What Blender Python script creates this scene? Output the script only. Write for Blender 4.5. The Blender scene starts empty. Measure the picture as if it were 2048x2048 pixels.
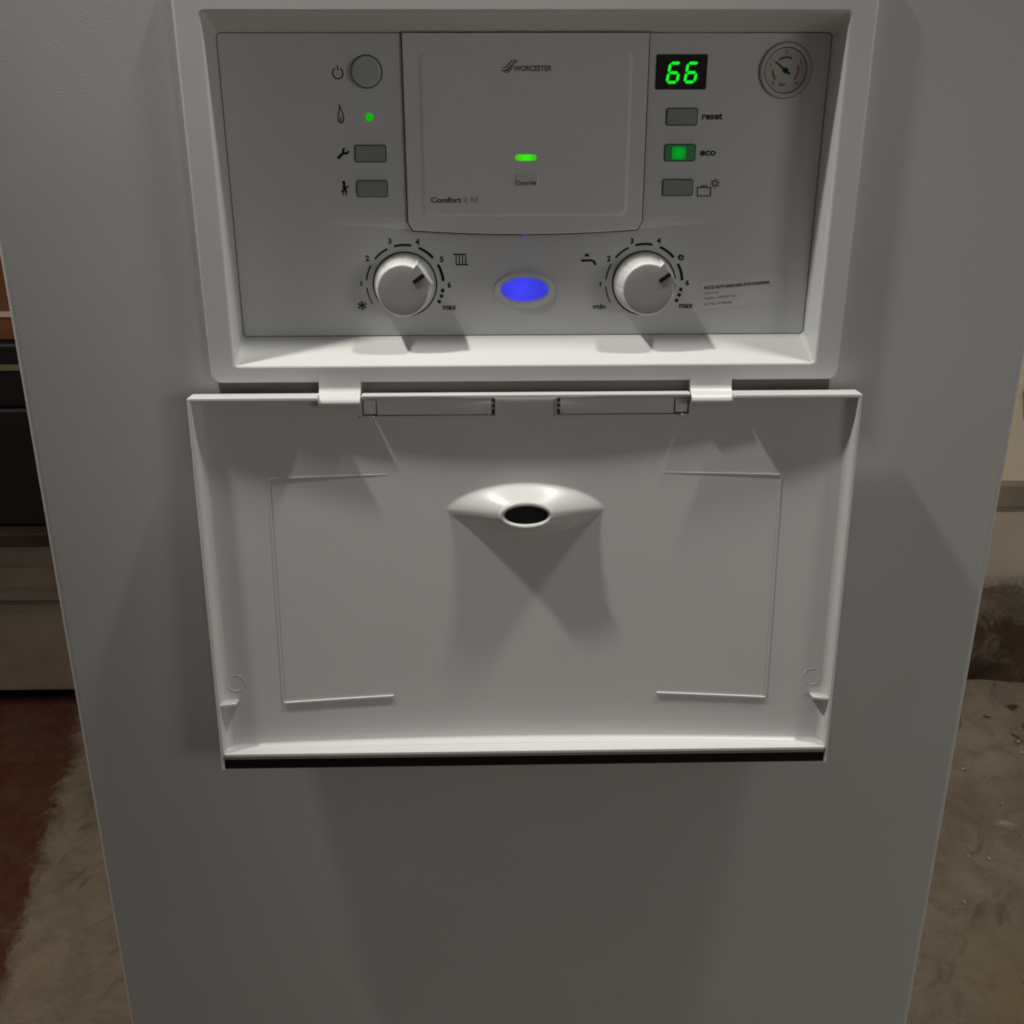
import bpy, bmesh, math, random
from mathutils import Vector, Matrix, noise
random.seed(7)
S = bpy.context.scene
COL = S.collection

# ------------------------------------------------------------------ camera
CAM_H = 1.0                       # camera height above the floor; all "z" below in mm are relative to it
cd = bpy.data.cameras.new("Camera"); cam = bpy.data.objects.new("Camera", cd); COL.objects.link(cam)
S.camera = cam
th, ps, ro = 0.38777, 0.02130, -0.00079
f_ = Vector((math.sin(ps)*math.cos(th), math.cos(ps)*math.cos(th), -math.sin(th)))
r_ = Vector((math.cos(ps), -math.sin(ps), 0)); u_ = r_.cross(f_)
r2 = r_*math.cos(ro)+u_*math.sin(ro); u2 = -r_*math.sin(ro)+u_*math.cos(ro)
M4 = Matrix(((r2.x, u2.x, -f_.x, -0.01619), (r2.y, u2.y, -f_.y, -0.47662), (r2.z, u2.z, -f_.z, CAM_H), (0, 0, 0, 1)))
cam.matrix_world = M4
cd.sensor_width = 36; cd.lens = 36*2240/2048; cd.clip_start = 0.02; cd.clip_end = 30
S.render.resolution_x = 1024; S.render.resolution_y = 1024

# ------------------------------------------------------------------ world and lamps
W = bpy.data.worlds.new("World"); S.world = W; W.use_nodes = True
bg = W.node_tree.nodes["Background"]; bg.inputs[0].default_value = (1.0, 0.995, 1.0, 1); bg.inputs[1].default_value = 0.056
_n = W.node_tree; _tc = _n.nodes.new("ShaderNodeTexCoord"); _sx = _n.nodes.new("ShaderNodeSeparateXYZ"); _mr = _n.nodes.new("ShaderNodeMapRange")
_mr.inputs[1].default_value = -1; _mr.inputs[2].default_value = 1; _mr.inputs[3].default_value = 0.022; _mr.inputs[4].default_value = 0.104
_n.links.new(_tc.outputs["Generated"], _sx.inputs[0]); _n.links.new(_sx.outputs[2], _mr.inputs[0]); _n.links.new(_mr.outputs[0], bg.inputs[1])
def lamp(name, loc, power, col, radius, kind='POINT', spot=None, aim=None):
    l = bpy.data.lights.new(name, kind); l.energy = power; l.color = col; l.shadow_soft_size = radius
    o = bpy.data.objects.new(name, l); COL.objects.link(o); o.location = loc
    if kind == 'SPOT':
        l.spot_size = math.radians(spot); l.spot_blend = 1.0
    if aim is not None:
        o.rotation_euler = (Vector(aim)-Vector(loc)).to_track_quat('-Z', 'Y').to_euler()
    return o
lamp("ceiling_lamp_left", (-0.50, -0.120, 1.0+0.78), 32.0, (1.0, 0.97, 0.915), 0.025, 'SPOT', 31, (0.045, -0.05, 0.80))
lamp("ceiling_lamp_right", (0.52, -0.131, 1.0+1.35), 50.0, (1.0, 0.97, 0.915), 0.055)
lamp("left_fill_light", (-1.45, 0.20, 1.0+0.70), 34.0, (1.0, 0.92, 0.80), 0.05)  # added fill out of view, brightens the floor and skirting at left
lamp("front_right_fill", (1.30, -1.35, 1.0+0.15), 11.5, (1.0, 0.965, 0.92), 0.30)  # added soft fill from the front right for general brightness
S.view_settings.view_transform = 'Standard'; S.view_settings.look = 'None'
S.view_settings.exposure = 0; S.view_settings.gamma = 1
S.render.engine = 'CYCLES'
S.cycles.filter_width = 1.9

# ------------------------------------------------------------------ helpers
def V(x, d, z):                   # mm: x right, d out of the boiler front towards the viewer, z from camera height
    return Vector((x*0.001, -d*0.001, CAM_H+z*0.001))

def mat(name, col, rough=0.5, spec=0.5, metal=0.0, noise_amt=0.0, noise_scale=40, bump=0.0, bump_scale=600, emit=None, es=0, col2=None, coat=0.0):
    m = bpy.data.materials.new(name); m.use_nodes = True; nt = m.node_tree; n = nt.nodes; b = n["Principled BSDF"]
    b.inputs["Base Color"].default_value = (*col, 1); b.inputs["Roughness"].default_value = rough
    b.inputs["Specular IOR Level"].default_value = spec; b.inputs["Metallic"].default_value = metal
    b.inputs["Coat Weight"].default_value = coat
    if emit: b.inputs["Emission Color"].default_value = (*emit, 1); b.inputs["Emission Strength"].default_value = es
    tc = n.new("ShaderNodeTexCoord")
    if noise_amt > 0:
        t = n.new("ShaderNodeTexNoise"); t.inputs["Scale"].default_value = noise_scale; t.inputs["Detail"].default_value = 6
        nt.links.new(tc.outputs["Object"], t.inputs["Vector"])
        mx = n.new("ShaderNodeMix"); mx.data_type = 'RGBA'
        c2 = col2 or tuple(c*(1-noise_amt) for c in col)
        mx.inputs[6].default_value = (*col, 1); mx.inputs[7].default_value = (*c2, 1)
        r = n.new("ShaderNodeMapRange"); r.inputs[1].default_value = 0.35; r.inputs[2].default_value = 0.65
        nt.links.new(t.outputs["Fac"], r.inputs[0]); nt.links.new(r.outputs[0], mx.inputs[0]); nt.links.new(mx.outputs[2], b.inputs["Base Color"])
    if bump > 0:
        t2 = n.new("ShaderNodeTexNoise"); t2.inputs["Scale"].default_value = bump_scale; t2.inputs["Detail"].default_value = 3
        nt.links.new(tc.outputs["Object"], t2.inputs["Vector"])
        bp = n.new("ShaderNodeBump"); bp.inputs["Strength"].default_value = bump; bp.inputs["Distance"].default_value = 0.0004
        nt.links.new(t2.outputs["Fac"], bp.inputs["Height"]); nt.links.new(bp.outputs[0], b.inputs["Normal"])
    return m

M = {
 'casing': mat("white_enamel_steel", (0.545, 0.548, 0.535), 0.48, 0.4, noise_amt=0.05, noise_scale=14, col2=(0.532, 0.525, 0.513), bump=0.12, bump_scale=1400, coat=0.0),
 'white': mat("white_plastic", (0.685, 0.685, 0.67), 0.33, 0.5, noise_amt=0.03, noise_scale=14, bump=0.06, bump_scale=1800),
 'panel': mat("grey_panel_plastic", (0.69, 0.698, 0.70), 0.5, 0.4, noise_amt=0.04, noise_scale=18, bump=0.12, bump_scale=2200),
 'module': mat("module_plastic", (0.75, 0.74, 0.735), 0.5, 0.4, noise_amt=0.03, noise_scale=20, bump=0.10, bump_scale=2200),
 'knob': mat("knob_plastic", (0.74, 0.735, 0.71), 0.38, 0.5, noise_amt=0.03, noise_scale=60),
 'knobface': mat("knob_face_silver", (0.41, 0.41, 0.40), 0.4, 0.5, noise_amt=0.03, noise_scale=60, bump=0.08, bump_scale=2500),
 'button': mat("slate_button_plastic", (0.31, 0.34, 0.335), 0.5, 0.4, noise_amt=0.06, noise_scale=120),
 'power': mat("power_button_plastic", (0.50, 0.525, 0.505), 0.5, 0.4, noise_amt=0.05, noise_scale=90),
 'ecobtn': mat("eco_button_plastic", (0.06, 0.16, 0.08), 0.5, 0.4, noise_amt=0.06, noise_scale=120, emit=(0.02, 0.30, 0.05), es=0.10),
 'ink': mat("black_print", (0.018, 0.017, 0.015), 0.6, 0.2),
 'greyink': mat("grey_print", (0.15, 0.145, 0.135), 0.6, 0.2),
 'paleink': mat("pale_grey_print", (0.27, 0.26, 0.245), 0.6, 0.2),
 'redink': mat("red_print", (0.52, 0.13, 0.10), 0.6, 0.2),
 'gap': mat("dark_joint", (0.05, 0.048, 0.043), 0.8, 0.1),
 'soft': mat("soft_joint_and_shade", (0.20, 0.195, 0.18), 0.8, 0.1),
 'black': mat("flat_black", (0.004, 0.004, 0.006), 0.55, 0.25),
 'glass': mat("display_glass", (0.03, 0.024, 0.022), 0.25, 0.4),
 'seg': mat("green_segment", (0.0, 0.1, 0.0), 0.5, 0.2, emit=(0.0, 1.0, 0.015), es=0.95),
 'led': mat("green_led", (0.0, 0.1, 0.0), 0.5, 0.2, emit=(0.0, 0.50, 0.0), es=0.85),
 'bar': mat("green_light_bar", (0.0, 0.1, 0.0), 0.5, 0.2, emit=(0.04, 0.72, 0.005), es=0.9),
 'eco': mat("green_eco_light", (0.0, 0.1, 0.0), 0.5, 0.2, emit=(0.0, 0.30, 0.02), es=0.95),
 'blue': mat("blue_lens", (0.02, 0.02, 0.1), 0.4, 0.3, emit=(0.042, 0.046, 0.80), es=0.95),
 'dial': mat("gauge_dial", (0.66, 0.66, 0.63), 0.5, 0.3, noise_amt=0.05, noise_scale=90),
 'ring': mat("gauge_ring", (0.56, 0.555, 0.53), 0.45, 0.4),
 'sticker': mat("paper_sticker", (0.72, 0.72, 0.715), 0.45, 0.4),
}
def add_glow(m, centre, rad, e0, e1):          # a lamp behind a diffuser: brighter in the middle
    nt = m.node_tree; n = nt.nodes; b = n["Principled BSDF"]
    tc = n.new("ShaderNodeNewGeometry"); vm = n.new("ShaderNodeVectorMath"); vm.operation = 'DISTANCE'
    vm.inputs[1].default_value = centre
    nt.links.new(tc.outputs["Position"], vm.inputs[0])
    r = n.new("ShaderNodeMapRange"); r.inputs[1].default_value = 0; r.inputs[2].default_value = rad
    r.inputs[3].default_value = e0; r.inputs[4].default_value = e1; r.interpolation_type = 'SMOOTHSTEP'
    nt.links.new(vm.outputs["Value"], r.inputs[0]); nt.links.new(r.outputs[0], b.inputs["Emission Strength"])

def mk(name, bm, m, parent=None, smooth=False, bevel=0, seg=2, angle=35):
    bmesh.ops.recalc_face_normals(bm, faces=bm.faces)
    me = bpy.data.meshes.new(name); bm.to_mesh(me); bm.free()
    me.materials.append(m)
    o = bpy.data.objects.new(name, me); COL.objects.link(o)
    if parent: o.parent = parent
    if bevel:
        b = o.modifiers.new("Bevel", 'BEVEL'); b.width = bevel*0.001; b.segments = seg; b.limit_method = 'ANGLE'; b.angle_limit = math.radians(30)
    if smooth:
        for p in me.polygons: p.use_smooth = True
        if angle < 180:
            me.set_sharp_from_angle(angle=math.radians(angle))
            wn = o.modifiers.new("Weighted", 'WEIGHTED_NORMAL'); wn.keep_sharp = True; wn.weight = 60
    return o

def tag(o, label=None, cat=None, group=None, kind=None):
    if label: o["label"] = label
    if cat: o["category"] = cat
    if group: o["group"] = group
    if kind: o["kind"] = kind
    return o

def box(bm, x0, x1, d0, d1, z0, z1, f=V):
    vs = [bm.verts.new(f(x, d, z)) for x in (x0, x1) for d in (d0, d1) for z in (z0, z1)]
    for q in ((0, 1, 3, 2), (4, 6, 7, 5), (0, 4, 5, 1), (2, 3, 7, 6), (0, 2, 6, 4), (1, 5, 7, 3)):
        bm.faces.new([vs[i] for i in q])

def rrect(x0, x1, z0, z1, r, n=8):
    pts = []
    for cx, cz, a0 in ((x1-r, z1-r, 0), (x0+r, z1-r, 90), (x0+r, z0+r, 180), (x1-r, z0+r, 270)):
        for i in range(n+1):
            a = math.radians(a0+90*i/n); pts.append((cx+r*math.cos(a), cz+r*math.sin(a)))
    return pts
def ell(cx, cz, a, b, n=48, ph=0):
    return [(cx+a*math.cos(2*math.pi*i/n+ph), cz+b*math.sin(2*math.pi*i/n+ph)) for i in range(n)]

def loft(bm, loops, cap0=False, cap1=True, f=V):   # loops: list of (pts, d) or list of 3-tuples
    rows = []
    for L in loops:
        pts, d = L
        rows.append([bm.verts.new(f(p[0], d, p[1])) for p in pts])
    for a, b in zip(rows, rows[1:]):
        n = len(a)
        for i in range(n):
            bm.faces.new((a[i], a[(i+1) % n], b[(i+1) % n], b[i]))
    if cap0: bm.faces.new(rows[0])
    if cap1: bm.faces.new(rows[-1])
    return rows

# panel relief: the lower facia swells forward either side of the module
PD = -15.0
def bump_h(x, z):
    ax = abs(x); f = max(0.0, min(1.0, 1-(ax-49)/37.0))
    if f <= 0 or z >= -66.4: return 0.0
    w = 3.6*f+0.02; h = -2.6*f
    t = -66.4-z
    if t < w: return h*t/w
    k = (t-w)/max(1e-6, 46-w)
    return h*max(0.0, 1-k)**2
def pd(x, z): return PD+bump_h(x, z)
lay = [0]
def mark_f(off):
    def f(x, d, z): return V(x, pd(x, z)+off+d, z)
    return f
def flat_f(base):
    def f(x, d, z): return V(x, base+d, z)
    return f
def stroke(bm, pts, w, f, closed=False, th_=0.0):
    lay[0] += 1; off = 0.012*(lay[0] % 6)
    P = [Vector(p) for p in pts]; n = len(P); L = []; Rr = []
    ws = w if isinstance(w, (list, tuple)) else [w]*n
    for i in range(n):
        if closed: a, b = P[i-1], P[(i+1) % n]
        else: a, b = P[max(i-1, 0)], P[min(i+1, n-1)]
        d1 = (P[i]-a).normalized() if (P[i]-a).length > 1e-9 else (b-P[i]).normalized()
        d2 = (b-P[i]).normalized() if (b-P[i]).length > 1e-9 else d1
        nrm = Vector((-(d1.y+d2.y), d1.x+d2.x))
        nrm = nrm.normalized() if nrm.length > 1e-6 else Vector((-d1.y, d1.x))
        c = max(0.45, nrm.dot(Vector((-d1.y, d1.x))))
        L.append(P[i]+nrm*ws[i]/2/c); Rr.append(P[i]-nrm*ws[i]/2/c)
    a = [bm.verts.new(f(p.x, off, p.y)) for p in L]; b = [bm.verts.new(f(p.x, off, p.y)) for p in Rr]
    m = n if closed else n-1
    for i in range(m):
        j = (i+1) % n; bm.faces.new((a[i], a[j], b[j], b[i]))
def fill(bm, pts, f, off=0.0):
    bm.faces.new([bm.verts.new(f(p[0], off, p[1])) for p in pts])
def arc(cx, cz, r, a0, a1, n=14):
    return [(cx+r*math.cos(math.radians(a0+(a1-a0)*i/n)), cz+r*math.sin(math.radians(a0+(a1-a0)*i/n))) for i in range(n+1)]

def text(name, s, cx, cz, w, h, m, parent, f=None, bold=0.02, rot=0, shear=0.0, left=None):
    cu = bpy.data.curves.new(name, 'FONT'); cu.body = s; cu.size = 1; cu.offset = bold; cu.shear = shear; cu.resolution_u = 3
    o = bpy.data.objects.new(name, cu); COL.objects.link(o)
    bpy.context.view_layer.update()
    dg = bpy.context.evaluated_depsgraph_get()
    me = bpy.data.meshes.new_from_object(o.evaluated_get(dg))
    bpy.data.objects.remove(o)
    xs = [v.co.x for v in me.vertices]; ys = [v.co.y for v in me.vertices]
    x0, x1, y0, y1 = min(xs), max(xs), min(ys), max(ys)
    sy = h/(y1-y0); sx = w/(x1-x0) if w else sy
    f = f or mark_f(0.09)
    ca, sa = math.cos(math.radians(rot)), math.sin(math.radians(rot))
    ex = (x1-x0)*sx
    for v in me.vertices:
        px = (v.co.x-(x0+x1)/2)*sx; py = (v.co.y-(y0+y1)/2)*sy
        if left is not None: px += ex/2
        qx, qy = px*ca-py*sa, px*sa+py*ca
        v.co = f((cx if left is None else left)+qx, 0, cz+qy)
    me.materials.append(m)
    ob = bpy.data.objects.new(name, me); COL.objects.link(ob); ob.parent = parent
    return ob

# ================================================================== THE ROOM
def noise_floor_mat():
    m = bpy.data.materials.new("old_concrete_floor"); m.use_nodes = True; nt = m.node_tree; n = nt.nodes; b = n["Principled BSDF"]; L = nt.links
    b.inputs["Roughness"].default_value = 0.75; b.inputs["Specular IOR Level"].default_value = 0.3
    tc = n.new("ShaderNodeTexCoord")
    def nz(sc, det=8, rough=0.6, dist=0.0):
        t = n.new("ShaderNodeTexNoise"); t.inputs["Scale"].default_value = sc; t.inputs["Detail"].default_value = det
        t.inputs["Roughness"].default_value = rough; t.inputs["Distortion"].default_value = dist; L.new(tc.outputs["Object"], t.inputs["Vector"]); return t
    def ramp(src, a, b_, lo=0, hi=1):
        r = n.new("ShaderNodeMapRange"); r.inputs[1].default_value = a; r.inputs[2].default_value = b_; r.inputs[3].default_value = lo; r.inputs[4].default_value = hi
        L.new(src, r.inputs[0]); return r.outputs[0]
    def mix(fac, A, B):
        x = n.new("ShaderNodeMix"); x.data_type = 'RGBA'
        if isinstance(fac, float): x.inputs[0].default_value = fac
        else: L.new(fac, x.inputs[0])
        for k, c in ((6, A), (7, B)):
            if isinstance(c, tuple): x.inputs[k].default_value = (*c, 1)
            else: L.new(c, x.inputs[k])
        return x.outputs[2]
    big = nz(3.5, 8, 0.6, 0.4); mid = nz(17, 10, 0.65, 0.6); fine = nz(120, 8, 0.7)
    c = mix(ramp(big.outputs["Fac"], 0.35, 0.65), (0.275, 0.228, 0.172), (0.19, 0.158, 0.12))
    c = mix(ramp(mid.outputs["Fac"], 0.42, 0.62, 0, 0.7), c, (0.145, 0.11, 0.08))
    c = mix(ramp(fine.outputs["Fac"], 0.3, 0.7, 0, 0.35), c, (0.36, 0.30, 0.23))
    # pale plaster splashes
    sp = nz(9, 9, 0.75, 1.2); c = mix(ramp(sp.outputs["Fac"], 0.64, 0.70, 0, 0.75), c, (0.50, 0.44, 0.37))
    # dark damp streaks
    mp = n.new("ShaderNodeMapping"); mp0 = n.new("ShaderNodeMapping"); mp0.inputs["Rotation"].default_value = (0, 0, math.radians(-62)); mp.inputs["Scale"].default_value = (9, 30, 1)
    L.new(tc.outputs["Object"], mp0.inputs[0]); L.new(mp0.outputs[0], mp.inputs[0]); t = n.new("ShaderNodeTexNoise"); t.inputs["Scale"].default_value = 1.0; t.inputs["Detail"].default_value = 5; t.inputs["Distortion"].default_value = 0.5
    L.new(mp.outputs[0], t.inputs["Vector"]); c = mix(ramp(t.outputs["Fac"], 0.59, 0.68, 0, 0.55), c, (0.085, 0.068, 0.05))
    wob = n.new("ShaderNodeVectorMath"); wob.operation = 'MULTIPLY_ADD'; wn_ = nz(38, 4, 0.6)
    wob.inputs[1].default_value = (0.035, 0.035, 0.0); L.new(wn_.outputs["Color"], wob.inputs[0]); L.new(tc.outputs["Object"], wob.inputs[2])
    def spot(c, px_, py_, rad, col, k, sy=1.0, soft=0.5):
        sb_ = n.new("ShaderNodeVectorMath"); sb_.operation = 'SUBTRACT'; sb_.inputs[1].default_value = (px_+0.0175, py_+0.0175, 0); L.new(wob.outputs[0], sb_.inputs[0])
        sc_ = n.new("ShaderNodeVectorMath"); sc_.operation = 'MULTIPLY'; sc_.inputs[1].default_value = (1, sy, 0); L.new(sb_.outputs[0], sc_.inputs[0])
        ln_ = n.new("ShaderNodeVectorMath"); ln_.operation = 'LENGTH'; L.new(sc_.outputs[0], ln_.inputs[0])
        return mix(ramp(ln_.outputs["Value"], rad, rad*(1-soft), 0, k), c, col)
    for q in [(0.845, 1.10, .015), (0.880, 1.075, .019), (0.842, 1.040, .013), (0.812, 1.015, .008), (0.825, 0.935, .013), (0.865, 0.96, .010), (0.79, 1.07, .008)]:
        c = spot(c, q[0], q[1], q[2], (0.035, 0.024, 0.016), 0.85)
    for q in [(0.705, 0.80, .018, 1.6), (0.73, 0.775, .010, 1.0), (0.76, 0.77, .006, 1.0), (0.80, 0.655, .012, 1.0), (0.77, 0.585, .016, 0.7), (0.79, 0.56, .008, 1), (0.66, 0.44, .007, 1.2), (0.84, 0.83, .014, 2.5)]:
        c = spot(c, q[0], q[1], q[2], (0.46, 0.40, 0.33), 0.7, q[3], 0.8)
    c = spot(c, 0.60, 0.47, 0.11, (0.24, 0.175, 0.075), 0.5, 0.6, 0.9)
    # worn red floor paint left at the far left
    sx = n.new("ShaderNodeSeparateXYZ"); L.new(tc.outputs["Object"], sx.inputs[0])
    def ma(op, a, b_):
        q = n.new("ShaderNodeMath"); q.operation = op
        for k, v in ((0, a), (1, b_)):
            if isinstance(v, (int, float)): q.inputs[k].default_value = v
            else: L.new(v, q.inputs[k])
        return q.outputs[0]
    # line through (-0.64,0.64) and (-0.63,1.10): red where x is smaller, and toward the wall
    e = ma('ADD', ma('MULTIPLY', sx.outputs[0], -1.0), ma('MULTIPLY', sx.outputs[1], -0.14))
    e = ma('ADD', e, ma('MULTIPLY', ma('SUBTRACT', nz(14, 9, 0.7, 0.8).outputs["Fac"], 0.5), 0.13))
    red = mix(ramp(nz(22, 9, 0.7, 0.5).outputs["Fac"], 0.42, 0.62, 0, 0.9), (0.095, 0.025, 0.015), (0.105, 0.058, 0.037))
    c = mix(ramp(e, 0.505, 0.53), c, red)
    L.new(c, b.inputs["Base Color"])
    bp = n.new("ShaderNodeBump"); bp.inputs["Strength"].default_value = 0.5; bp.inputs["Distance"].default_value = 0.004
    L.new(mid.outputs["Fac"], bp.inputs["Height"]); L.new(bp.outputs[0], b.inputs["Normal"])
    return m

WALL_Y = 1.20
bm = bmesh.new()
nx, ny = 140, 100
rows = []
for j in range(ny+1):
    row = []
    for i in range(nx+1):
        x = -2.5+5.0*i/nx; y = -1.8+3.1*j/ny
        z = 0.004*(noise.noise(Vector((x*9, y*9, 1)))+0.6*noise.noise(Vector((x*25, y*25, 4))))
        row.append(bm.verts.new((x, y, z)))
    rows.append(row)
for j in range(ny):
    for i in range(nx): bm.faces.new((rows[j][i], rows[j][i+1], rows[j+1][i+1], rows[j+1][i]))
tag(mk("floor", bm, noise_floor_mat(), smooth=True, angle=180), kind='structure', label="rough concrete floor with worn red paint at the far left")

plaster = mat("cream_painted_plaster", (0.72, 0.62, 0.48), 0.8, 0.2, noise_amt=0.15, noise_scale=7, bump=0.5, bump_scale=90)
bm = bmesh.new()
def grid_wall(bm, x0, x1, z0, z1, y, amp, nxx, nzz):
    R = [[bm.verts.new((x0+(x1-x0)*i/nxx, y-amp*noise.noise(Vector(((x0+(x1-x0)*i/nxx)*14, (z0+(z1-z0)*j/nzz)*14, 3))), z0+(z1-z0)*j/nzz)) for i in range(nxx+1)] for j in range(nzz+1)]
    for j in range(nzz):
        for i in range(nxx): bm.faces.new((R[j][i], R[j][i+1], R[j+1][i+1], R[j+1][i]))
grid_wall(bm, -2.5, 2.5, -0.02, 2.4, WALL_Y, 0.002, 60, 30)
tag(mk("wall", bm, plaster, smooth=True, angle=180), kind='structure', label="cream painted plaster wall behind the boiler")

def mbox(bm, x0, x1, y0, y1, z0, z1):
    vs = [bm.verts.new((x, y, z)) for x in (x0, x1) for y in (y0, y1) for z in (z0, z1)]
    for q in ((0, 1, 3, 2), (4, 6, 7, 5), (0, 4, 5, 1), (2, 3, 7, 6), (0, 2, 6, 4), (1, 5, 7, 3)):
        bm.faces.new([vs[i] for i in q])
def profile(bm, prof, x0, x1, seg=1):
    rows = []
    for i in range(seg+1):
        x = x0+(x1-x0)*i/seg; rows.append([bm.verts.new((x, p[0], p[1])) for p in prof])
    for a, b in zip(rows, rows[1:]):
        for k in range(len(prof)):
            bm.faces.new((a[k], a[(k+1) % len(prof)], b[(k+1) % len(prof)], b[k]))
    bm.faces.new(rows[0]); bm.faces.new(rows[-1])
def rootat(name, loc):
    o = bpy.data.objects.new(name, None); COL.objects.link(o); o.location = loc; return o
def child(o, root):
    o.parent = root; o.matrix_parent_inverse = Matrix.Translation(-Vector(root.location))
    return o

# left: deep moulded skirting board standing just off the floor
cream = mat("old_cream_gloss_paint", (0.78, 0.70, 0.55), 0.45, 0.4, noise_amt=0.18, noise_scale=16, bump=0.35, bump_scale=120)
sk = rootat("skirting_board", (-1.4, WALL_Y, 0.0))
tag(sk, "tall moulded cream skirting board on the wall left of the boiler", "skirting board")
Y = WALL_Y
bm = bmesh.new(); profile(bm, [(Y+0.01, 0.022), (Y-0.046, 0.022), (Y-0.050, 0.03), (Y-0.050, 0.165), (Y-0.040, 0.176), (Y+0.01, 0.178)], -2.4, -0.30)
child(mk("base_board", bm, cream, smooth=True, angle=30), sk)
bm = bmesh.new(); profile(bm, [(Y+0.01, 0.1785), (Y-0.028, 0.1785), (Y-0.026, 0.192), (Y-0.018, 0.200), (Y-0.022, 0.212), (Y-0.024, 0.235), (Y-0.018, 0.243), (Y-0.014, 0.262), (Y-0.006, 0.272), (Y+0.01, 0.273)], -2.4, -0.30)
child(mk("moulding", bm, cream, smooth=True, angle=30), sk)
bm = bmesh.new(); mbox(bm, -2.4, -0.30, Y-0.030, Y+0.01, -0.01, 0.0215)
child(mk("dark_plinth_gap", bm, M['black']), sk)

# left: broken plaster patch above the skirting, black case and cardboard box on a wall shelf
dk = mat("bare_dark_plaster", (0.075, 0.055, 0.042), 0.9, 0.1, noise_amt=0.5, noise_scale=18, bump=0.8, bump_scale=60)
greyp = mat("grey_render_patch", (0.17, 0.15, 0.13), 0.9, 0.1, noise_amt=0.2, noise_scale=22, bump=0.6, bump_scale=90)
bm = bmesh.new()
base = []
N = 26
for i in range(N+1):
    x = -1.3+0.85*i/N
    base.append((x, 0.335+0.055*max(-1, min(1, (x+0.80)*7))+0.014*noise.noise(Vector((x*40, 0, 0)))))
lo = [bm.verts.new((x, Y-0.009, 0.2735)) for x, z in base]; hi = [bm.verts.new((x, Y-0.008, z)) for x, z in base]; hb = [bm.verts.new((x, Y+0.004, z+0.006)) for x, z in base]
for i in range(N):
    bm.faces.new((lo[i], lo[i+1], hi[i+1], hi[i])); bm.faces.new((hi[i], hi[i+1], hb[i+1], hb[i]))
tag(mk("plaster_patch", bm, greyp, smooth=True), kind='structure', label="ragged grey render patch above the skirting")
bm = bmesh.new(); grid_wall(bm, -1.4, -0.40, 0.2735, 0.60, Y-0.0045, 0.002, 30, 12)
tag(mk("bare_wall_patch", bm, dk, smooth=True, angle=180), kind='structure', label="dark bare wall patch under the shelf")

wood = mat("dark_shelf_wood", (0.05, 0.03, 0.02), 0.6, 0.3, noise_amt=0.4, noise_scale=30)
sh = rootat("wall_shelf", (-0.95, Y, 0.33))
tag(sh, "dark wooden wall shelf carrying the black case left of the boiler", "shelf")
bm = bmesh.new(); mbox(bm, -1.35, -0.55, Y-0.26, Y-0.006, 0.375, 0.395); child(mk("board", bm, wood, bevel=2), sh)
for bx_ in (-1.22, -0.66):
    bm = bmesh.new()
    pr = [(Y-0.012, 0.374), (Y-0.20, 0.374), (Y-0.012, 0.28)]
    a = [bm.verts.new((bx_, p[0], p[1])) for p in pr]; b = [bm.verts.new((bx_+0.025, p[0], p[1])) for p in pr]
    bm.faces.new(a); bm.faces.new(b)
    for k in range(3): bm.faces.new((a[k], a[(k+1) % 3], b[(k+1) % 3], b[k]))
    child(mk("bracket", bm, wood), sh)

blk = mat("black_case_plastic", (0.012, 0.012, 0.013), 0.45, 0.4, noise_amt=0.2, noise_scale=30)
brass = mat("tarnished_trim", (0.20, 0.19, 0.12), 0.5, 0.5, noise_amt=0.2, noise_scale=60)
ca = rootat("black_case", (-0.93, Y-0.13, 0.396)); tag(ca, "large black case with a thin pale trim line, left of the boiler", "case")
bm = bmesh.new(); mbox(bm, -1.25, -0.60, Y-0.235, Y-0.02, 0.396, 0.566); child(mk("body", bm, blk, bevel=5), ca)
bm = bmesh.new(); mbox(bm, -1.252, -0.598, Y-0.237, Y-0.018, 0.568, 0.618); child(mk("lid", bm, blk, bevel=4), ca)
bm = bmesh.new(); mbox(bm, -1.254, -0.596, Y-0.240, Y-0.016, 0.6185, 0.6235); child(mk("trim", bm, brass), ca)
bm = bmesh.new(); mbox(bm, -1.252, -0.598, Y-0.230, Y-0.018, 0.624, 0.652); child(mk("top_tray", bm, blk, bevel=4), ca)

card = mat("brown_cardboard", (0.20, 0.085, 0.045), 0.8, 0.15, noise_amt=0.25, noise_scale=20)
tape = mat("pale_tape", (0.62, 0.50, 0.40), 0.4, 0.4)
cb = rootat("cardboard_box", (-0.90, Y-0.12, 0.6525)); tag(cb, "reddish brown cardboard box on top of the black case", "box")
bm = bmesh.new(); mbox(bm, -1.15, -0.62, Y-0.215, Y-0.03, 0.653, 0.76); child(mk("carton", bm, card, bevel=2), cb)
bm = bmesh.new(); mbox(bm, -1.152, -0.618, Y-0.217, Y-0.028, 0.684, 0.691); child(mk("tape", bm, tape), cb)

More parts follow.
